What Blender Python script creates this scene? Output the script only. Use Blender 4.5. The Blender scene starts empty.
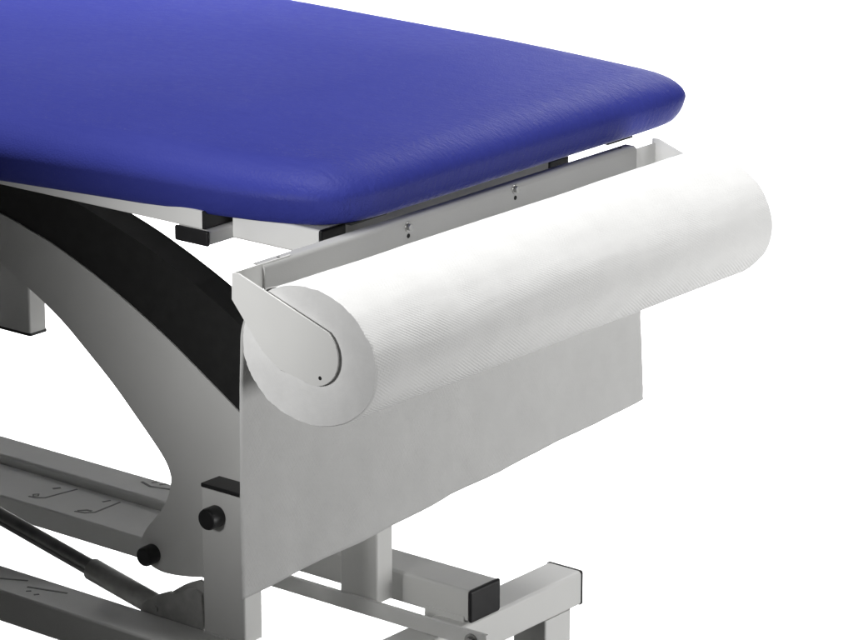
import bpy, bmesh, math, random
from mathutils import Vector, Matrix, noise

random.seed(7)
sc = bpy.context.scene
COL = sc.collection

# ------------------------------------------------------------------ camera
FWD = Vector((-0.60116, 0.74503, -0.28903)).normalized()
RGT = Vector((0.77824, 0.62796, 0.0)).normalized()
UPV = RGT.cross(FWD).normalized()
cd = bpy.data.cameras.new('camera')
cd.sensor_width = 36.0
cd.lens = 3390.6 / 853.0 * 36.0
cd.clip_start, cd.clip_end = 0.05, 100.0
cam = bpy.data.objects.new('camera', cd)
COL.objects.link(cam)
m = Matrix((RGT, UPV, -FWD)).transposed().to_4x4()
m.translation = Vector((1.93548, -2.23508, 0.92710))
cam.matrix_world = m
sc.camera = cam

# ------------------------------------------------------------------ studio light
world = bpy.data.worlds.new('World')
sc.world = world
world.use_nodes = True
wb = world.node_tree.nodes['Background']
wb.inputs['Color'].default_value = (1.0, 1.0, 1.0, 1)
wb.inputs['Strength'].default_value = 0.03


def area(name, loc, target, size, size_y, watts, color=(1, 1, 1), spread=180):
    d = bpy.data.lights.new(name, 'AREA')
    d.shape = 'RECTANGLE'
    d.size, d.size_y = size, size_y
    d.energy = watts
    d.color = color
    d.spread = math.radians(spread)
    o = bpy.data.objects.new(name, d)
    COL.objects.link(o)
    o.location = loc
    o.rotation_euler = (Vector(target) - Vector(loc)).to_track_quat('-Z', 'Y').to_euler()
    return o


area('far_side_fill', (-0.9, 2.3, 0.75), (-0.7, 0.4, -0.4), 0.8, 0.6, 2.6, (1.0, 0.997, 0.99), 90)  # unseen fill lamp, added to lift the tops of the lower tubes
area('overhead_strip', (-0.38, 0.25, 2.2), (-0.24, 0.25, 0.0), 0.4, 1.3, 54, (1.0, 0.997, 0.99))
area('front_softbox', (1.5, 1.15, -0.40), (-0.1, 0.45, -0.05), 0.7, 0.5, 20, (1.0, 0.997, 0.99))
area('roll_end_fill', (-0.12, -1.6, 0.5), (-0.14, 0.0, 0.06), 0.3, 0.3, 0.57, (1.0, 0.997, 0.99), 25)  # added narrow fill, out of view, brightens the roll end and near plate
HF = Vector((-0.628, 0.778, 0.0))
BC = Vector((-0.2, 0.3, 0.0))
bl = BC + HF * 2.5
area('backdrop_lamp', (bl.x, bl.y, 2.6), (BC + HF * 3.1 + Vector((0, 0, -0.8))), 1.6, 2.0, 205, (1, 1, 1), 96)

sc.view_settings.view_transform = 'Standard'
sc.view_settings.look = 'None'
sc.view_settings.exposure = 0.0
sc.view_settings.gamma = 1.0
sc.render.engine = 'CYCLES'
try:
    sc.cycles.use_denoising = True
except Exception:
    pass


# ------------------------------------------------------------------ materials
class NT:
    def __init__(self, name):
        self.m = bpy.data.materials.new(name)
        self.m.use_nodes = True
        self.t = self.m.node_tree
        self.b = self.t.nodes['Principled BSDF']

    def n(self, kind, **kw):
        nd = self.t.nodes.new(kind)
        for k, v in kw.items():
            if hasattr(nd, k):
                setattr(nd, k, v)
            else:
                nd.inputs[k.replace('_', ' ')].default_value = v
        return nd

    def l(self, a, b):
        self.t.links.new(a, b)

    def ramp(self, src, p0, c0, p1, c1):
        r = self.n('ShaderNodeValToRGB')
        e = r.color_ramp.elements
        e[0].position, e[1].position = p0, p1
        e[0].color = (*c0, 1) if len(c0) == 3 else c0
        e[1].color = (*c1, 1) if len(c1) == 3 else c1
        self.l(src, r.inputs[0])
        return r.outputs[0]

    def bump(self, h, strength, dist, prev=None):
        b = self.n('ShaderNodeBump')
        b.inputs['Strength'].default_value = strength
        b.inputs['Distance'].default_value = dist
        self.l(h, b.inputs['Height'])
        if prev is not None:
            self.l(prev, b.inputs['Normal'])
        return b.outputs[0]

    def obj(self):
        return self.n('ShaderNodeTexCoord').outputs['Object']

    def mapped(self, src, scale=(1, 1, 1), rot=(0, 0, 0)):
        mp = self.n('ShaderNodeMapping')
        mp.inputs['Scale'].default_value = scale
        mp.inputs['Rotation'].default_value = rot
        self.l(src, mp.inputs['Vector'])
        return mp.outputs[0]

    def noise(self, vec, scale, detail=3.0, rough=0.5):
        nd = self.n('ShaderNodeTexNoise')
        nd.inputs['Scale'].default_value = scale
        nd.inputs['Detail'].default_value = detail
        nd.inputs['Roughness'].default_value = rough
        self.l(vec, nd.inputs['Vector'])
        return nd.outputs['Fac']

    def math(self, op, a, b=None):
        nd = self.n('ShaderNodeMath', operation=op)
        for i, v in enumerate((a, b)):
            if v is None:
                continue
            if isinstance(v, (int, float)):
                nd.inputs[i].default_value = v
            else:
                self.l(v, nd.inputs[i])
        return nd.outputs[0]

    def set(self, **kw):
        for k, v in kw.items():
            self.b.inputs[k.replace('_', ' ')].default_value = v


def paint(name, col, rough=0.38):
    t = NT(name)
    o = t.obj()
    n1 = t.noise(o, 9.0, 3)
    c = t.ramp(n1, 0.3, tuple(x * 0.94 for x in col), 0.75, col)
    t.l(c, t.b.inputs['Base Color'])
    r = t.ramp(t.noise(o, 25.0, 4), 0.3, (rough - 0.05,) * 3, 0.7, (rough + 0.09,) * 3)
    t.l(r, t.b.inputs['Roughness'])
    t.l(t.bump(t.noise(o, 700.0, 1), 0.12, 0.0006), t.b.inputs['Normal'])
    t.set(Specular_IOR_Level=0.45)
    return t.m


def plastic(name, col, rough):
    t = NT(name)
    o = t.obj()
    c = t.ramp(t.noise(o, 60.0, 3), 0.3, tuple(x * 0.8 for x in col), 0.7, tuple(x * 1.15 for x in col))
    t.l(c, t.b.inputs['Base Color'])
    t.l(t.bump(t.noise(o, 1500.0, 2), 0.25, 0.0004), t.b.inputs['Normal'])
    t.set(Roughness=rough, Specular_IOR_Level=0.4)
    return t.m


def metal(name, col, rough):
    t = NT(name)
    o = t.obj()
    c = t.ramp(t.noise(o, 80.0, 3), 0.3, tuple(x * 0.8 for x in col), 0.7, col)
    t.l(c, t.b.inputs['Base Color'])
    t.set(Roughness=rough, Metallic=0.9)
    return t.m


def vinyl():
    t = NT('blue_vinyl')
    o = t.obj()
    broad = t.noise(o, 5.0, 4, 0.6)
    streak = t.noise(t.mapped(o, (20, 220, 60), (0, 0, 0.5)), 1.0, 3, 0.6)
    mixv = t.math('ADD', t.math('MULTIPLY', broad, 0.6), t.math('MULTIPLY', streak, 0.4))
    c = t.ramp(mixv, 0.3, (0.033, 0.041, 0.245), 0.72, (0.041, 0.050, 0.275))
    t.l(c, t.b.inputs['Base Color'])
    # fine leather grain
    vor = t.n('ShaderNodeTexVoronoi', feature='F1')
    vor.inputs['Scale'].default_value = 520.0
    t.l(t.mapped(o, (1.0, 0.65, 1.0), (0, 0, 0.4)), vor.inputs['Vector'])
    b1 = t.bump(vor.outputs['Distance'], 0.30, 0.0006)
    # soft stretch creases over the head end, running in from the rounded edge
    sep = t.n('ShaderNodeSeparateXYZ')
    t.l(o, sep.inputs[0])
    warp = t.math('MULTIPLY', t.noise(o, 14.0, 2), 0.10)
    xs = t.math('ADD', sep.outputs['X'], warp)
    mask = t.n('ShaderNodeMapRange')
    mask.inputs['From Min'].default_value = END_LOCAL - 0.085
    mask.inputs['From Max'].default_value = END_LOCAL + 0.035
    t.l(xs, mask.inputs['Value'])
    cr = t.noise(t.mapped(o, (70, 130, 70), (0, 0, 0.8)), 1.0, 5, 0.66)
    cr2 = t.noise(t.mapped(o, (80, 190, 80), (0, 0, -0.6)), 1.0, 5, 0.64)
    h = t.math('MULTIPLY', t.math('ADD', cr, cr2), mask.outputs['Result'])
    b2 = t.bump(h, 0.38, 0.0030, b1)
    b3 = t.bump(t.noise(t.mapped(o, (1, 2.2, 1)), 30.0, 3), 0.10, 0.003, b2)
    t.l(b3, t.b.inputs['Normal'])
    r = t.ramp(cr, 0.3, (0.40,) * 3, 0.7, (0.52,) * 3)
    t.l(r, t.b.inputs['Roughness'])
    t.set(Specular_IOR_Level=0.09)
    return t.m


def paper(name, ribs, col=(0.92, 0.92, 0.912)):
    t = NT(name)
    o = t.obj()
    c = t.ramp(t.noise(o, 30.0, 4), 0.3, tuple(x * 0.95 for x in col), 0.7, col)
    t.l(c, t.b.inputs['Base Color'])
    nb = t.bump(t.noise(o, 900.0, 2), 0.3, 0.0005)
    if ribs:
        uv = t.n('ShaderNodeUVMap', uv_map='UVMap').outputs[0]
        sep = t.n('ShaderNodeSeparateXYZ')
        t.l(uv, sep.inputs[0])
        k = 2 * math.pi / 0.0028
        jit = t.math('MULTIPLY', t.noise(o, 90.0, 2), 1.6)
        a = t.math('MULTIPLY', t.math('ADD', t.math('MULTIPLY', sep.outputs['X'], 0.82),
                                      t.math('MULTIPLY', sep.outputs['Y'], 0.57)), k)
        w1 = t.math('SINE', t.math('ADD', a, jit))
        b_ = t.math('MULTIPLY', t.math('SUBTRACT', t.math('MULTIPLY', sep.outputs['X'], 0.5),
                                       t.math('MULTIPLY', sep.outputs['Y'], 0.86)), k * 0.8)
        w2 = t.math('SINE', t.math('ADD', b_, jit))
        patch = t.ramp(t.noise(o, 22.0, 4), 0.38, (0.12,) * 3, 0.62, (1,) * 3)
        h = t.math('MULTIPLY', t.math('ADD', w1, t.math('MULTIPLY', w2, 0.4)), patch)
        nb = t.bump(h, ribs, 0.00045, nb)
    if ribs < 0.2:
        cre = t.noise(t.mapped(o, (1, 1, 1.8)), 26.0, 5, 0.6)
        nb = t.bump(cre, 0.32, 0.005, nb)
    t.l(nb, t.b.inputs['Normal'])
    t.set(Roughness=0.95, Specular_IOR_Level=0.1)
    return t.m


def paper_end():
    t = NT('rolled_paper_edge')
    o = t.obj()
    sep = t.n('ShaderNodeSeparateXYZ')
    t.l(o, sep.inputs[0])
    ex = t.math('DIVIDE', sep.outputs['X'], 1.12)
    r = t.math('SQRT', t.math('ADD', t.math('MULTIPLY', ex, ex),
                              t.math('MULTIPLY', sep.outputs['Z'], sep.outputs['Z'])))
    jit = t.math('MULTIPLY', t.noise(o, 25.0, 3), 6.0)
    rings = t.math('SINE', t.math('ADD', t.math('MULTIPLY', r, 2900.0), jit))
    nz = t.noise(o, 45.0, 5, 0.65)
    f = t.math('ADD', t.math('MULTIPLY', rings, 0.012), nz)
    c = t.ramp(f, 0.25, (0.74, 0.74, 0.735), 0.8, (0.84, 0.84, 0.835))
    t.l(c, t.b.inputs['Base Color'])
    b = t.bump(rings, 0.05, 0.0003)
    t.l(t.bump(nz, 0.3, 0.0015, b), t.b.inputs['Normal'])
    t.set(Roughness=0.95, Specular_IOR_Level=0.1)
    return t.m


END_LOCAL = 0.75
M = {}
M['white'] = paint('white_powder_coat', (0.80, 0.80, 0.785))
M['base'] = paint('grey_white_powder_coat', (0.71, 0.71, 0.695))
M['shaded_white'] = paint('shaded_white_powder_coat', (0.46, 0.46, 0.452), 0.34)  # darker copy of the white coat: shade behind the roll put into the colour
M['black'] = plastic('black_plastic', (0.013, 0.013, 0.014), 0.42)
M['cover'] = plastic('black_cover_skin', (0.016, 0.016, 0.016), 0.5)
M['dark'] = plastic('dark_grey_tube', (0.30, 0.30, 0.29), 0.38)
M['bracket'] = plastic('grey_bracket_steel', (0.40, 0.40, 0.39), 0.45)
M['rod'] = plastic('dark_rod_coating', (0.16, 0.16, 0.156), 0.33)
M['mark'] = plastic('dark_engraved_ink', (0.22, 0.22, 0.215), 0.6)
M['hole'] = plastic('drilled_hole_shadow', (0.01, 0.01, 0.01), 0.8)
M['steel'] = metal('zinc_steel', (0.38, 0.38, 0.37), 0.32)
M['vinyl'] = vinyl()
M['paper'] = paper('embossed_paper', 0.25)
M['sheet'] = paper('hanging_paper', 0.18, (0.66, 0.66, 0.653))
M['edge'] = paper_end()


# ------------------------------------------------------------------ helpers
WL = {}


def link(name, bm, mat, parent=None, smooth=40, origin=None, wn=True):
    if isinstance(mat, (list, tuple)):
        mats = mat
    else:
        mats = [mat]
    bmesh.ops.recalc_face_normals(bm, faces=bm.faces) if wn else None
    me = bpy.data.meshes.new(name)
    xs = [v.co for v in bm.verts]
    if origin is None:
        lo = Vector((min(v.x for v in xs), min(v.y for v in xs), min(v.z for v in xs)))
        hi = Vector((max(v.x for v in xs), max(v.y for v in xs), max(v.z for v in xs)))
        c = (lo + hi) / 2
    else:
        c = Vector(origin)
    bmesh.ops.translate(bm, verts=bm.verts, vec=-c)
    bm.to_mesh(me)
    bm.free()
    for q in mats:
        me.materials.append(M[q])
    if smooth:
        for p in me.polygons:
            p.use_smooth = True
        try:
            me.set_sharp_from_angle(angle=math.radians(smooth))
        except Exception:
            pass
    o = bpy.data.objects.new(name, me)
    COL.objects.link(o)
    WL[o.name] = c
    if parent is not None:
        o.parent = parent
        o.location = c - WL[parent.name]
    else:
        o.location = c
    if smooth and wn:
        w = o.modifiers.new('weighted', 'WEIGHTED_NORMAL')
        w.keep_sharp = True
    return o


def box(x0, x1, y0, y1, z0, z1, bev=0.003, seg=3, bm=None):
    b = bmesh.new()
    bmesh.ops.create_cube(b, size=1.0)
    for v in b.verts:
        v.co = Vector((x0 + (v.co.x + .5) * (x1 - x0), y0 + (v.co.y + .5) * (y1 - y0), z0 + (v.co.z + .5) * (z1 - z0)))
    if bev:
        bmesh.ops.bevel(b, geom=list(b.edges), offset=bev, segments=seg, profile=0.5, affect='EDGES')
    return join(bm, b)


def join(bm, b):
    if bm is None:
        return b
    me = bpy.data.meshes.new('tmp')
    b.to_mesh(me)
    b.free()
    bm.from_mesh(me)
    bpy.data.meshes.remove(me)
    return bm


def tube(axis, a0, a1, c0, c1, d0, d1, rad=0.004, bm=None):
    """square section tube, its long edges rounded; axis x/y/z; c,d the other two axes in order"""
    b = bmesh.new()
    pts = []
    for (sx, sy, st) in ((1, 1, 0), (-1, 1, 90), (-1, -1, 180), (1, -1, 270)):
        cx = (c1 - rad) if sx > 0 else (c0 + rad)
        cy = (d1 - rad) if sy > 0 else (d0 + rad)
        for k in range(5):
            a = math.radians(st + k * 22.5)
            pts.append((cx + rad * math.cos(a), cy + rad * math.sin(a)))

    def P(t, p):
        if axis == 'x':
            return (t, p[0], p[1])
        if axis == 'y':
            return (p[0], t, p[1])
        return (p[0], p[1], t)
    v0 = [b.verts.new(P(a0, p)) for p in pts]
    v1 = [b.verts.new(P(a1, p)) for p in pts]
    n = len(pts)
    for i in range(n):
        b.faces.new((v0[i], v0[(i + 1) % n], v1[(i + 1) % n], v1[i]))
    b.faces.new(v0)
    b.faces.new(v1[::-1])
    return join(bm, b)


def cyl(p0, p1, r0, r1=None, n=32, bev=0.0, bm=None):
    p0, p1 = Vector(p0), Vector(p1)
    r1 = r0 if r1 is None else r1
    d = (p1 - p0).normalized()
    a = d.orthogonal().normalized()
    c = d.cross(a)
    L = (p1 - p0).length
    st = [(0, r0 - bev), (bev, r0), (L - bev, r1), (L, r1 - bev)] if bev else [(0, r0), (L, r1)]
    if bev:
        k = bev * 0.3
        st = [(0, r0 - bev), (k, r0 - k), (bev, r0), (L - bev, r1), (L - k, r1 - k), (L, r1 - bev)]
    b = bmesh.new()
    rings = []
    for t, r in st:
        rings.append([b.verts.new(p0 + d * t + (a * math.cos(2 * math.pi * i / n) + c * math.sin(2 * math.pi * i / n)) * r)
                      for i in range(n)])
    for q in range(len(rings) - 1):
        for i in range(n):
            b.faces.new((rings[q][i], rings[q][(i + 1) % n], rings[q + 1][(i + 1) % n], rings[q + 1][i]))
    b.faces.new(rings[0][::-1])
    b.faces.new(rings[-1])
    return join(bm, b)


def slab_xz(pts, y0, y1, bev=0.0, bm=None):
    """outline in the xz plane, extruded from y0 to y1"""
    b = bmesh.new()
    v0 = [b.verts.new((x, y0, z)) for x, z in pts]
    v1 = [b.verts.new((x, y1, z)) for x, z in pts]
    n = len(pts)
    for i in range(n):
        b.faces.new((v0[i], v0[(i + 1) % n], v1[(i + 1) % n], v1[i]))
    f0 = b.faces.new(v0[::-1])
    f1 = b.faces.new(v1)
    if bev:
        bmesh.ops.bevel(b, geom=list(f0.edges) + list(f1.edges), offset=bev, segments=2, profile=0.5, affect='EDGES')
    return join(bm, b)


def spline(pts, per=8):
    """Catmull-Rom through the points"""
    out = []
    n = len(pts)
    for i in range(n - 1):
        p0 = Vector(pts[max(i - 1, 0)]); p1 = Vector(pts[i]); p2 = Vector(pts[i + 1]); p3 = Vector(pts[min(i + 2, n - 1)])
        for k in range(per):
            t = k / per
            out.append(tuple(0.5 * ((2 * p1) + (p2 - p0) * t + (2 * p0 - 5 * p1 + 4 * p2 - p3) * t * t +
                                    (3 * p1 - p0 - 3 * p2 + p3) * t ** 3)))
    out.append(tuple(pts[-1]))
    return out


def polyline_ink(pts, z, w, bm):
    """thin raised stroke lying on a top face"""
    for (x0, y0), (x1, y1) in zip(pts[:-1], pts[1:]):
        d = Vector((x1 - x0, y1 - y0, 0))
        if d.length < 1e-6:
            continue
        s = Vector((-d.y, d.x, 0)).normalized() * w * 0.75
        e = d.normalized() * w * 0.3
        q = [Vector((x0, y0, z)) - e + s, Vector((x0, y0, z)) - e - s, Vector((x1, y1, z)) + e - s, Vector((x1, y1, z)) + e + s]
        lo = [bm.verts.new(p) for p in q]
        hi = [bm.verts.new(p + Vector((0, 0, 0.0004))) for p in q]
        bm.faces.new(hi)
        for i in range(4):
            bm.faces.new((lo[i], lo[(i + 1) % 4], hi[(i + 1) % 4], hi[i]))
    return bm


# ------------------------------------------------------------------ backdrop (white studio paper sweep)
def build_backdrop():
    t = NT('white_seamless_paper')
    t.l(t.ramp(t.noise(t.obj(), 3.0, 3), 0.3, (0.84, 0.84, 0.84), 0.7, (0.87, 0.87, 0.87)), t.b.inputs['Base Color'])
    t.set(Roughness=0.95, Specular_IOR_Level=0.05)
    M['sweep'] = t.m
    prof = [(0.75 + 0.25 * i, -0.776) for i in range(13)]
    s0 = prof[-1][0]
    R = 1.6
    for k in range(1, 17):
        a = math.radians(75 * k / 16)
        prof.append((s0 + R * math.sin(a), -0.776 + R * (1 - math.cos(a))))
    bm = bmesh.new()
    rows = []
    for s, z in prof:
        p = BC + HF * s
        rows.append([bm.verts.new((p.x + RGT.x * l, p.y + RGT.y * l, z)) for l in (-3.5, 0, 3.5)])
    for a, b in zip(rows[:-1], rows[1:]):
        for i in range(2):
            bm.faces.new((a[i], a[i + 1], b[i + 1], b[i]))
    o = link('backdrop', bm, 'sweep', smooth=60, wn=False)
    o['kind'] = 'structure'
    t = NT('grey_studio_floor')
    t.l(t.ramp(t.noise(t.obj(), 2.5, 6), 0.3, (0.10, 0.10, 0.098), 0.7, (0.15, 0.15, 0.148)), t.b.inputs['Base Color'])
    t.set(Roughness=0.8)
    M['floor'] = t.m
    bm = bmesh.new()
    bm.faces.new([bm.verts.new((x, y, -0.78)) for x, y in ((-9, -9), (9, -9), (9, 9), (-9, 9))])
    link('floor', bm, 'floor', smooth=0, wn=False)['kind'] = 'structure'


build_backdrop()

# ------------------------------------------------------------------ treatment table
ZT = -0.43                     # top of the cross foot, on which the base bars lie
table = bpy.data.objects.new('treatment_table', None)
COL.objects.link(table)
table.location = (-0.5, 0.4, -0.78)
WL[table.name] = Vector(table.location)
table['label'] = 'height-adjustable treatment table with blue vinyl cushion and pale metal frame'
table['category'] = 'treatment table'


# --- cushion: tapered head section, slightly raised towards its end
def build_cushion():
    tilt = 0.02
    xe = -0.105

    def zb(x):
        return 0.0687 + tilt * (max(x, -0.8) - xe)
    def thin(x):
        t = min(1.0, max(0.0, (x + 0.38) / 0.26))
        return 1.0 - 0.075 * t * t * (3 - 2 * t)
    near = [(-1.75, 0.074), (-0.95, 0.074), (-0.75, 0.0755), (-0.51, 0.0965), (-0.3787, 0.1073), (-0.3009, 0.1132),
            (-0.2472, 0.1175), (-0.214, 0.1210), (-0.181, 0.1270), (-0.151, 0.1355), (-0.122, 0.1485), (-0.1055, 0.166),
            (-0.0970, 0.194), (-0.094, 0.228)]
    far = [(-0.094, 0.43), (-0.094, 0.640), (-0.0958, 0.706), (-0.103, 0.738), (-0.119, 0.755), (-0.150, 0.7635), (-0.20, 0.7705), (-0.2919, 0.7815),
           (-0.40, 0.7945), (-0.5318, 0.8100), (-0.75, 0.8360), (-0.95, 0.8420), (-1.75, 0.8420)]
    pts = [Vector((p[0], p[1], 0)) for p in spline(near + far, 10)]
    even = [pts[0]]
    for p in pts[1:]:
        while (p - even[-1]).length > 0.007:
            even.append(even[-1] + (p - even[-1]).normalized() * 0.007)
    even.append(pts[-1])
    pts = even
    n = len(pts)
    nor = []
    for i in range(n):
        a = pts[max(i - 1, 0)]
        c = pts[min(i + 1, n - 1)]
        t = (c - a).normalized()
        nor.append(Vector((t.y, -t.x, 0)))
    H = 0.0605
    # (inset, height): tight lower edge, broad rounding above
    prof = [(0.060, 0.0), (0.0150, 0.0), (0.0110, 0.0006), (0.0088, 0.0024), (0.0064, 0.0062), (0.0040, 0.011), (0.0016, 0.018), (0.0, 0.027)]
    for k in range(1, 13):
        a = math.radians(90 * k / 12)
        prof.append((0.058 * (1 - math.cos(a)), 0.027 + (H - 0.027) * math.sin(a)))
    prof[0] = (0.030, 0.0)
    bm = bmesh.new()
    rings = []
    for ins, h in prof:
        ring = []
        inner = [p - nn * ins for p, nn in zip(pts, nor)]
        for it in range(int(ins * 1400)):
            inner = [inner[0]] + [(inner[i - 1] + inner[i] * 2 + inner[i + 1]) / 4 for i in range(1, n - 1)] + [inner[-1]]
        for p, nn, q in zip(pts, nor, inner):
            wob = 0.0
            if 0.002 < h < H:
                wob = 0.0010 * noise.noise(Vector((p.x * 9, p.y * 9, h * 12)))
            ring.append(bm.verts.new((q.x + nn.x * wob, q.y + nn.y * wob, zb(q.x) + h * thin(q.x))))
        rings.append(ring)
    for a, b in zip(rings[:-1], rings[1:]):
        for i in range(n - 1):
            bm.faces.new((a[i], a[i + 1], b[i + 1], b[i]))
    # crowned top and flat underside: cross rows bridging near to far side
    for ring, crown, flip, mi in ((rings[0], 0.0, True, 1), (rings[-1], 0.0045, False, 0)):
        K = 14
        prev = None
        xmax = max(v.co.x for v in ring)
        i = 0
        while ring[i].co.x < xmax - 0.004 and ring[n - 1 - i].co.x < xmax - 0.004:
            p, q = ring[i], ring[n - 1 - i]
            row = [p]
            wd = (q.co - p.co).length
            for k in range(1, K):
                t = k / K
                c = p.co.lerp(q.co, t)
                e = min(t, 1 - t) * wd
                de = min(1.0, max(0.0, -0.19 - c.x) / 0.16)
                c.z += crown * min(1.0, e / 0.12) * de
                row.append(bm.verts.new(c))
            row.append(q)
            if prev:
                for k in range(K):
                    f = (prev[k], row[k], row[k + 1], prev[k + 1])
                    ff = bm.faces.new(f[::-1] if flip else f)
                    ff.material_index = mi
            prev = row
            i += 1
        # last strip up to the straight end
        f = [ring[j] for j in range(i - 1, n - i + 1)] + prev[1:-1][::-1]
        ff = bm.faces.new(f[::-1] if flip else f)
        ff.material_index = mi
    # back end
    bm.faces.new([r[0] for r in rings][::-1] + [r[-1] for r in rings])
    return bm


cb = build_cushion()
cush = link('cushion', cb, ['vinyl', 'cover'], table, smooth=55, origin=(-0.105 - END_LOCAL, 0.436, 0.10), wn=False)
bmf = bmesh.new(); bmf.from_mesh(cush.data); bmesh.ops.recalc_face_normals(bmf, faces=bmf.faces); bmf.to_mesh(cush.data); bmf.free()
link('support_pad', box(-0.150, -0.1095, 0.183, 0.238, 0.0664, 0.0689, 0.0006, 2), 'black', cush)
link('support_pad', box(-0.150, -0.1095, 0.606, 0.651, 0.0650, 0.0689, 0.0006, 2), 'black', cush)

# --- frame below the cushion
def side_rail(y0, y1):
    r = link('side_rail', tube('x', -1.7, -0.2490, y0, y1, 0.0514, 0.0705, 0.0015), 'white', table)
    link('end_cap', box(-0.2490, -0.2465, y0 + 0.0005, y1 - 0.0005, 0.0518, 0.0702, 0.0006, 2), 'black', r)


side_rail(0.1222, 0.178)
side_rail(0.700, 0.756)
ct = link('cross_tube', tube('y', 0.1235, 0.7550, -0.2835, -0.2400, 0.0362, 0.0512, 0.003), 'white', table)
link('end_cap', box(-0.2842, -0.2393, 0.1190, 0.1235, 0.0356, 0.0514, 0.0022, 3), 'black', ct)


def frame_tube(y0, y1, rad, z1=0.0640):
    t_ = link('frame_tube', tube('x', -0.2400, -0.1285, y0, y1, 0.0366, z1, rad), 'white', table)
    link('end_cap', box(-0.1285, -0.1250, y0, y1, 0.0366, z1, 0.002, 3), 'black', t_)


frame_tube(0.157, 0.1945, 0.003)
frame_tube(0.5240, 0.5580, 0.003, 0.0610)
link('cross_member', tube('y', 0.1947, 0.5238, -0.1340, -0.1270, 0.040, 0.0632, 0.0015), 'shaded_white', table)


# --- roll holder bolted to the frame end
hold = bpy.data.objects.new('roll_holder', None)
COL.objects.link(hold)
hold.parent = table
hp = Vector((-0.1, 0.33, 0.0645))
hold.location = hp - WL[table.name]
WL[hold.name] = hp


def side_plate(y0, y1, flange_y, fx=-0.0944, ftop=0.0641):
    arc = []
    for k in range(15):
        a = math.radians(52 - k * 168 / 14)
        arc.append((0.0043 + 0.0305 * math.cos(a), 0.0050 + 0.0302 * math.sin(a)))
    pts = [(-0.0941, 0.0388), (-0.0936, 0.0643), (-0.0854, 0.0652)] + arc + [(-0.0351, -0.0183), (-0.0570, -0.0043), (-0.0811, 0.0239)]
    bm = slab_xz(pts, y0, y1, 0.0004)
    fy0, fy1 = sorted((flange_y, y1 if flange_y > y1 else y0))
    bm = box(fx, fx + 0.0019, fy0, fy1, 0.0250 if fx > -0.094 else 0.0392, ftop, 0.0004, 2, bm)
    return bm


sp1 = link('side_plate', side_plate(-0.0070, -0.0050, 0.075), 'white', hold)
link('screw_hole', cyl((0.0131, -0.00725, -0.0163), (0.0131, -0.0065, -0.0163), 0.0019), 'hole', sp1)
sp2 = link('side_plate', side_plate(0.6640, 0.6660, 0.6302, -0.0912, 0.0600), 'white', hold)


def channel():
    # inverted L section: front face with a rounded upper lip running back
    y0, y1 = 0.0345, 0.6300
    xf, r, zt = -0.0893, 0.005, 0.0629
    out = [(xf, 0.014)]
    for k in range(7):
        a = math.radians(k * 15)
        out.append((xf - r + r * math.cos(a), zt - r + r * math.sin(a)))
    out += [(-0.1040, zt)]
    inn = [(-0.1040, zt - 0.0016)]
    for k in range(7):
        a = math.radians(90 - k * 15)
        inn.append((xf - r + (r - 0.0016) * math.cos(a), zt - r + (r - 0.0016) * math.sin(a)))
    inn += [(xf - 0.0016, 0.014)]
    return slab_xz(out + inn, y0, y1, 0.0002)


ch = link('channel_rail', channel(), 'shaded_white', hold, smooth=30)
for (by, bz) in ((0.2457, 0.0555), (0.4177, 0.0588)):
    bm = cyl((-0.0893, by, bz), (-0.0883, by, bz), 0.0052, None, 28, 0.0004)
    bm = cyl((-0.0883, by, bz), (-0.0850, by, bz), 0.0038, None, 6, 0.0005, bm)
    link('bolt', bm, 'steel', hold)
    link('bolt_hole', cyl((-0.0895, by + 0.0003, bz - 0.0092), (-0.0890, by + 0.0003, bz - 0.0092), 0.0023), 'hole', hold)
link('drain_hole', cyl((-0.0985, 0.0640, 0.0625), (-0.0985, 0.0640, 0.0631), 0.0016), 'hole', hold)
link('drain_hole', cyl((-0.0985, 0.6120, 0.0625), (-0.0985, 0.6120, 0.0631), 0.0020), 'hole', hold)

# --- curved lifting arm
YA = 0.224
top = [(-0.86, 0.045), (-0.75, 0.040), (-0.6368, 0.0285), (-0.5767, 0.0205), (-0.5236, 0.0112), (-0.4888, 0.0015), (-0.4431, -0.0125), (-0.3925, -0.0318),
       (-0.3431, -0.0535), (-0.2921, -0.0799), (-0.262, -0.098), (-0.235, -0.118)]
mid = [(-0.86, 0.020), (-0.75, 0.005), (-0.6392, -0.0189), (-0.5952, -0.0303), (-0.5585, -0.0405), (-0.4972, -0.0640), (-0.4457, -0.0876), (-0.3954, -0.1135),
       (-0.3455, -0.1432), (-0.2937, -0.1752), (-0.262, -0.200), (-0.235, -0.224)]
low = [(-0.86, -0.03), (-0.75, -0.045), (-0.67, -0.063), (-0.6003, -0.0950), (-0.5707, -0.1105), (-0.5448, -0.1265), (-0.5212, -0.1440), (-0.4781, -0.1775), (-0.4446, -0.2077),
       (-0.4155, -0.2350), (-0.4025, -0.2495), (-0.3965, -0.2610), (-0.3955, -0.2725), (-0.4033, -0.2960), (-0.4180, -0.3155),
       (-0.4320, -0.3310), (-0.4400, -0.3450), (-0.4415, -0.3580), (-0.4345, -0.3690), (-0.4180, -0.3755), (-0.3970, -0.3758),
       (-0.3709, -0.3720), (-0.3500, -0.3670), (-0.315, -0.355), (-0.280, -0.335), (-0.252, -0.300), (-0.238, -0.260)]
tops, mids, lows = spline(top, 6), spline(mid, 6), spline(low, 6)
arm = link('lifting_arm', slab_xz(lows + mids[::-1], YA, YA + 0.040, 0.001), 'base', table, smooth=25)
mid_up = [(x, z + 0.0003) for x, z in mids]
cov = link('arm_cover', slab_xz(mid_up + tops[::-1], YA + 0.0015, YA + 0.040, 0.0012), 'cover', arm, smooth=25)
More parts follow.
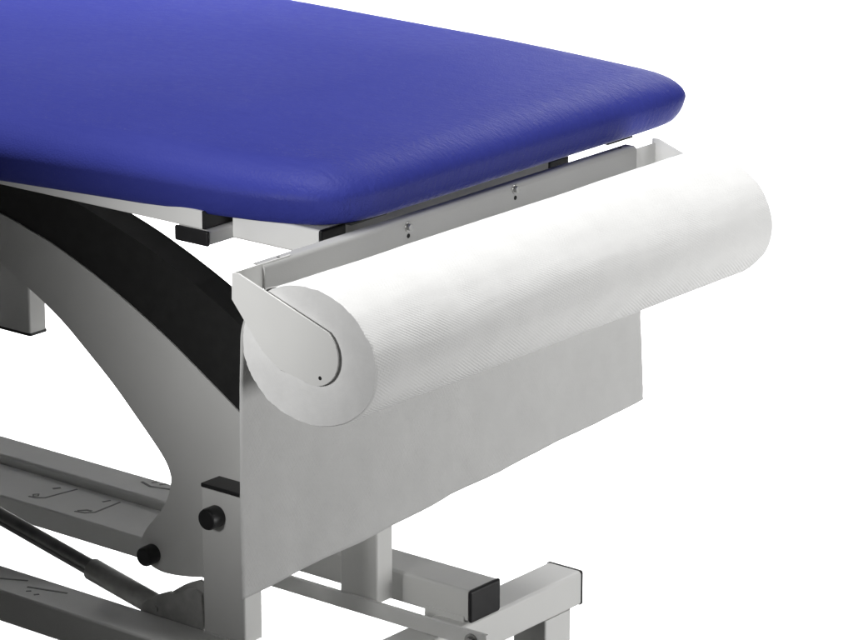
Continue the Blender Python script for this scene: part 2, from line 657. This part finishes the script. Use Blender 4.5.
link('pivot_knob', cyl((-0.4235, YA - 0.0165, -0.3580), (-0.4235, YA + 0.002, -0.3580), 0.0108, None, 32, 0.003), 'black', arm)

# --- fixed sleeve post behind the arm
lg = link('sleeve_post', tube('z', -0.1800, 0.030, -0.735, -0.6780, 0.300, 0.3265, 0.003), 'base', table)
link('foot_cap', tube('z', -0.1832, -0.1802, -0.7355, -0.6772, 0.2995, 0.3270, 0.003), 'black', lg)

# --- lower lifting frame
lt = link('long_tube', tube('x', -1.6, -0.1500, 0.4200, 0.4715, ZT, ZT + 0.0362, 0.004), 'base', table)
link('end_cap', box(-0.1500, -0.1455, 0.4196, 0.4719, ZT - 0.0003, ZT + 0.0366, 0.003, 3), 'black', lt)
link('gusset_plate', box(-0.2085, -0.1545, 0.4184, 0.4213, ZT - 0.0085, ZT + 0.0060, 0.0010, 2), 'base', lt)
nt = link('link_bar', tube('x', -1.6, -0.4250, 0.3385, 0.4185, ZT, ZT + 0.0262, 0.003), 'base', table)

# slotted warning pictograms pressed into the tube tops
bm = bmesh.new()
polyline_ink([(-0.6603, 0.4546), (-0.6421, 0.4490), (-0.6172, 0.4561), (-0.600, 0.4610)], ZT + 0.0362, 0.0022, bm)
polyline_ink([(-0.6489, 0.4594), (-0.6458, 0.4650)], ZT + 0.0362, 0.0016, bm)
polyline_ink([(-0.6369, 0.4602), (-0.6330, 0.4670)], ZT + 0.0362, 0.0016, bm)
link('warning_mark', bm, 'mark', lt, smooth=0)
zk = ZT + 0.0262


def nm(px):
    return [(x, y) for x, y in px]


bm = bmesh.new()
polyline_ink(nm([(-0.7470, 0.3400 + 0.0163), (-0.7380, 0.3575), (-0.7290, 0.3645), (-0.7255, 0.3849), (-0.7209, 0.4084)]), zk, 0.0018, bm)
polyline_ink(nm([(-0.7440, 0.3930), (-0.7400, 0.3995)]), zk, 0.0030, bm)
polyline_ink(nm([(-0.7480, 0.3640), (-0.7440, 0.3690), (-0.7400, 0.3640), (-0.7440, 0.3600), (-0.7480, 0.3640)]), zk, 0.0013, bm)
link('warning_mark', bm, 'mark', nt, smooth=0)
bm = bmesh.new()
polyline_ink(nm([(-0.6700, 0.3535), (-0.6576, 0.3571), (-0.6499, 0.3655), (-0.6503, 0.3823), (-0.6510, 0.4077)]), zk, 0.0018, bm)
polyline_ink(nm([(-0.6690, 0.3570), (-0.6620, 0.3650), (-0.6560, 0.3660)]), zk, 0.0022, bm)
polyline_ink(nm([(-0.6674, 0.3966), (-0.6641, 0.4050)]), zk, 0.0020, bm)
link('warning_mark', bm, 'mark', nt, smooth=0)

# --- base: near beam with its post
bb = link('base_beam', tube('x', -1.6, -0.1500, 0.1085, 0.1625, ZT, ZT + 0.0362, 0.003), 'base', table)
zk = ZT + 0.0362
bm = bmesh.new()
polyline_ink([(-0.5850, 0.1225), (-0.5373, 0.1470)], zk, 0.0018, bm)
polyline_ink([(-0.5236, 0.1340), (-0.4782, 0.1471)], zk, 0.0020, bm)
polyline_ink([(-0.5159, 0.1240), (-0.5128, 0.1275)], zk, 0.0017, bm)
polyline_ink([(-0.5020, 0.1222), (-0.4993, 0.1260)], zk, 0.0017, bm)
link('warning_mark', bm, 'mark', bb, smooth=0)


def post(x0, x1, y0, y1, z0, z1, cap):
    p = link('upright_post', tube('z', z0, z1, x0, x1, y0, y1, 0.003), 'base', table)
    if cap:
        link('end_cap', box(x0 - 0.0002, x1 + 0.0002, y0 - 0.0002, y1 + 0.0002, z1, z1 + 0.0045, 0.0012, 2), 'black', p)
    return p


p1 = post(-0.2918, -0.2345, 0.1585, 0.1865, ZT + 0.0363, -0.2352, True)
link('pivot_knob', cyl((-0.2695, 0.1405, -0.2612), (-0.2695, 0.1600, -0.2612), 0.0115, None, 32, 0.003), 'black', p1)
def weld(a, b_, r):
    """row of overlapping weld ripples"""
    a, b_ = Vector(a), Vector(b_)
    d = (b_ - a).normalized()
    u_ = d.orthogonal().normalized()
    w_ = d.cross(u_)
    L = (b_ - a).length
    m_ = int(L / 0.0007)
    bm_ = bmesh.new()
    prev = None
    for i in range(m_ + 1):
        t = i / m_
        rr = r * (0.85 + 0.15 * math.cos(t * L / 0.0032 * 2 * math.pi) + 0.12 * noise.noise(Vector((t * 60, a.x * 50, 0))))
        ring = [bm_.verts.new(a + d * L * t + (u_ * math.cos(q * math.pi / 4) + w_ * math.sin(q * math.pi / 4)) * rr) for q in range(8)]
        if prev:
            for q in range(8):
                bm_.faces.new((prev[q], prev[(q + 1) % 8], ring[(q + 1) % 8], ring[q]))
        else:
            bm_.faces.new(ring[::-1])
        prev = ring
    bm_.faces.new(prev)
    return bm_


link('weld_bead', weld((-0.2900, 0.1583, ZT + 0.0364), (-0.2360, 0.1583, ZT + 0.0364), 0.0018), 'base', p1, wn=False)
# --- far post on its flat bar
post(-0.2905, -0.2380, 0.3742, 0.4015, -0.4165, -0.2352, True)
fb = bmesh.new()
fb = box(-0.62, -0.0850, 0.3680, 0.3735, ZT, -0.4122, 0.0008, 2, fb)
slide = link('flat_bar', fb, 'white', table)
bm = cyl((-0.1040, 0.3655, -0.4225), (-0.1040, 0.3682, -0.4225), 0.0082, None, 28, 0.0006)
bm = cyl((-0.1040, 0.3618, -0.4225), (-0.1040, 0.3658, -0.4225), 0.0056, None, 6, 0.0008, bm)
link('bolt', bm, 'steel', slide)

# --- cross foot at the head end
cf = link('cross_foot', tube('y', 0.10, 0.6195, -0.1945, -0.1470, ZT - 0.0405, ZT - 0.0006, 0.004), 'white', table)
link('end_cap', box(-0.1950, -0.1465, 0.6195, 0.6228, ZT - 0.0410, ZT - 0.0001, 0.003, 3), 'black', cf)
for y0 in (0.556, 0.13):
    link('support_leg', tube('z', -0.7795, ZT - 0.0405, -0.1935, -0.1480, y0, y0 + 0.0475, 0.003), 'white', cf)

# --- lifting actuator slung between the beams
A0, A1 = Vector((-0.90, 0.20, -0.3060)), Vector((-0.3560, 0.20, -0.4140))
ax = (A1 - A0).normalized()
joint = Vector((-0.4975, 0.20, -0.3845)) + ax * 0.004
dn = Vector((-ax.z, 0, ax.x)).normalized()
dn = dn if dn.z < 0 else -dn
act = link('actuator', cyl(joint, joint + ax * 0.150, 0.0122, None, 40, 0.0015), 'dark', table)
a0 = joint - ax * 0.45
bm = cyl(a0 - dn * 0.0035, joint - dn * 0.0035, 0.0068, None, 24)
bm = cyl(a0 + dn * 0.0050, joint + dn * 0.0050, 0.0045, None, 24, bm=bm)
link('push_rod', bm, 'rod', act)
br = [(-0.395, ZT + 0.012), (-0.3831, -0.3860), (-0.3660, -0.3745), (-0.3575, -0.3700), (-0.3440, -0.3640), (-0.3380, -0.3660), (-0.3290, -0.3625),
      (-0.3190, -0.3550), (-0.3080, -0.3530), (-0.2990, -0.3560), (-0.295, ZT + 0.012)]
bm = slab_xz(br, 0.1635, 0.1675, 0.0006)
br2 = [(x - 0.005, z - 0.004 if z > ZT + 0.04 else z) for x, z in br]
bm = slab_xz(br2, 0.215, 0.219, 0.0006, bm)
bm = cyl((-0.3640, 0.1615, -0.3880), (-0.3640, 0.221, -0.3880), 0.0035, None, 20, bm=bm)
link('actuator_bracket', bm, 'bracket', table)

# ------------------------------------------------------------------ paper roll with its loose end hanging down
RX, RZ, YL = 0.0810, 0.0665, 0.6435
XC = -0.0045


def build_roll():
    bm = bmesh.new()
    uvl = bm.loops.layers.uv.new('UVMap')
    n, k = 160, 60
    rows = []
    ys = [-0.003, -0.0018, 0.0] + [(YL - 0.003) * i / k for i in range(1, k)] + [YL - 0.003, YL - 0.0012, YL]
    for j, y in enumerate(ys):
        ins = {0: 0.0010, 1: 0.0003, len(ys) - 1: 0.0010, len(ys) - 2: 0.0003}.get(j, 0.0)
        row = []
        for i in range(n):
            a = 2 * math.pi * i / n
            w = 0.0011 * noise.noise(Vector((math.cos(a) * 2.6, y * 6, math.sin(a) * 2.6))) + 0.0003 * noise.noise(Vector((math.cos(a) * 9, y * 30, math.sin(a) * 9)))
            edge = 0.0
            if j in (0, 1):
                edge = -0.0010 * noise.noise(Vector((math.cos(a) * 9, 3.1, math.sin(a) * 9))) - 0.0008 * noise.noise(Vector((math.cos(a) * 30, 5.1, math.sin(a) * 30)))
            row.append(bm.verts.new((XC + (RX - ins + w) * math.cos(a), y + edge, (RZ - ins + w) * math.sin(a))))
        rows.append(row)
    per = 2 * math.pi * 0.0715
    for j in range(len(ys) - 1):
        for i in range(n):
            f = bm.faces.new((rows[j][i], rows[j][(i + 1) % n], rows[j + 1][(i + 1) % n], rows[j + 1][i]))
            cs = [(i / n * per, ys[j]), ((i + 1) / n * per, ys[j]), ((i + 1) / n * per, ys[j + 1]), (i / n * per, ys[j + 1])]
            for lp, c in zip(f.loops, cs):
                lp[uvl].uv = c
    # end faces with the hollow core
    for row, y, s in ((rows[0], -0.003, 1), (rows[-1], YL, -1)):
        prev = row
        for fr, dy in ((0.97, 0.0004), (0.8, 0.0003), (0.55, 0.0010), (0.30, 0.0016), (0.295, 0.03)):
            ring = [bm.verts.new((XC + RX * fr * math.cos(2 * math.pi * i / n), y + s * dy * (1 if dy > 0.02 else 1), RZ * fr * math.sin(2 * math.pi * i / n))) for i in range(n)]
            for i in range(n):
                f = bm.faces.new((prev[i], prev[(i + 1) % n], ring[(i + 1) % n], ring[i]))
                f.material_index = 1
            prev = ring
        f = bm.faces.new(prev)
        f.material_index = 1
    return bm


roll = link('paper_roll', build_roll(), ['paper', 'edge'], None, smooth=40, origin=(0, 0.32, 0))
roll['label'] = 'thick white embossed paper roll below the blue cushion end, its loose end hanging down'
roll['category'] = 'paper roll'
bmf = bmesh.new(); bmf.from_mesh(roll.data); bmesh.ops.recalc_face_normals(bmf, faces=bmf.faces); bmf.to_mesh(roll.data); bmf.free()


def build_flap():
    bm = bmesh.new()
    g = []
    for j in range(6):
        v = j / 5
        row = []
        for i in range(6):
            u = i / 5
            a = math.radians(118 + 16 * u)
            lift = 0.0004 + 0.0018 * max(0, 1 - v * 1.3) * math.sin(math.pi * min(1, u * 1.1)) ** 2
            row.append(bm.verts.new((XC + (RX + lift) * math.cos(a), -0.0042 + 0.022 * v, (RZ + lift) * math.sin(a))))
        g.append(row)
    for j in range(5):
        for i in range(5):
            bm.faces.new((g[j][i], g[j][i + 1], g[j + 1][i + 1], g[j + 1][i]))
    return bm


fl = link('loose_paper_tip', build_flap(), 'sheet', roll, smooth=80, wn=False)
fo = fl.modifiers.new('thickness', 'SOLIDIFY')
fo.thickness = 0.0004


def build_sheet():
    bm = bmesh.new()
    uvl = bm.loops.layers.uv.new('UVMap')
    nu, nv = 110, 70
    z0 = 0.022
    grid = []
    for j in range(nv + 1):
        v = j / nv
        row = []
        for i in range(nu + 1):
            u = i / nu
            zbot = -0.2545 + (0.0330) * u + 0.0012 * noise.noise(Vector((u * 9, 0, 4)))
            z = z0 + (zbot - z0) * v
            yl = -0.0035 - 0.0098 * v + 0.0012 * noise.noise(Vector((v * 6, 1, 0))) * v
            yr = YL - 0.004 + 0.002 * v + 0.0028 * noise.noise(Vector((v * 5.5, 7, 2)))
            y = yl + (yr - yl) * u
            wv = 0.0036 * noise.noise(Vector((u * 4.5 + v * 0.8, v * 1.1, 0.3))) + 0.0017 * noise.noise(Vector((u * 13, v * 3.0, 1.7))) + 0.0006 * noise.noise(Vector((u * 40, v * 26.0, 5.1)))
            xr = RX * math.sqrt(max(0.0, 1 - (max(z, 0.0) / RZ) ** 2))
            x = XC - xr - 0.0004 + 0.0010 * min(max(0, v - 0.08) * 1.6, 1.0) + wv * min(1, max(0, v - 0.12) * 1.8) - 0.004 * math.sin(v * 3.1) * (0.3 + 0.7 * u)
            # curl of the lower free corner
            x += 0.010 * max(0.0, v - 0.6) ** 1.5
            row.append(bm.verts.new((x, y, z)))
        grid.append(row)
    for j in range(nv):
        for i in range(nu):
            f = bm.faces.new((grid[j][i], grid[j][i + 1], grid[j + 1][i + 1], grid[j + 1][i]))
            cs = [(j / nv * 0.26, i / nu * YL), (j / nv * 0.26, (i + 1) / nu * YL), ((j + 1) / nv * 0.26, (i + 1) / nu * YL), ((j + 1) / nv * 0.26, i / nu * YL)]
            for lp, c in zip(f.loops, cs):
                lp[uvl].uv = c
    return bm


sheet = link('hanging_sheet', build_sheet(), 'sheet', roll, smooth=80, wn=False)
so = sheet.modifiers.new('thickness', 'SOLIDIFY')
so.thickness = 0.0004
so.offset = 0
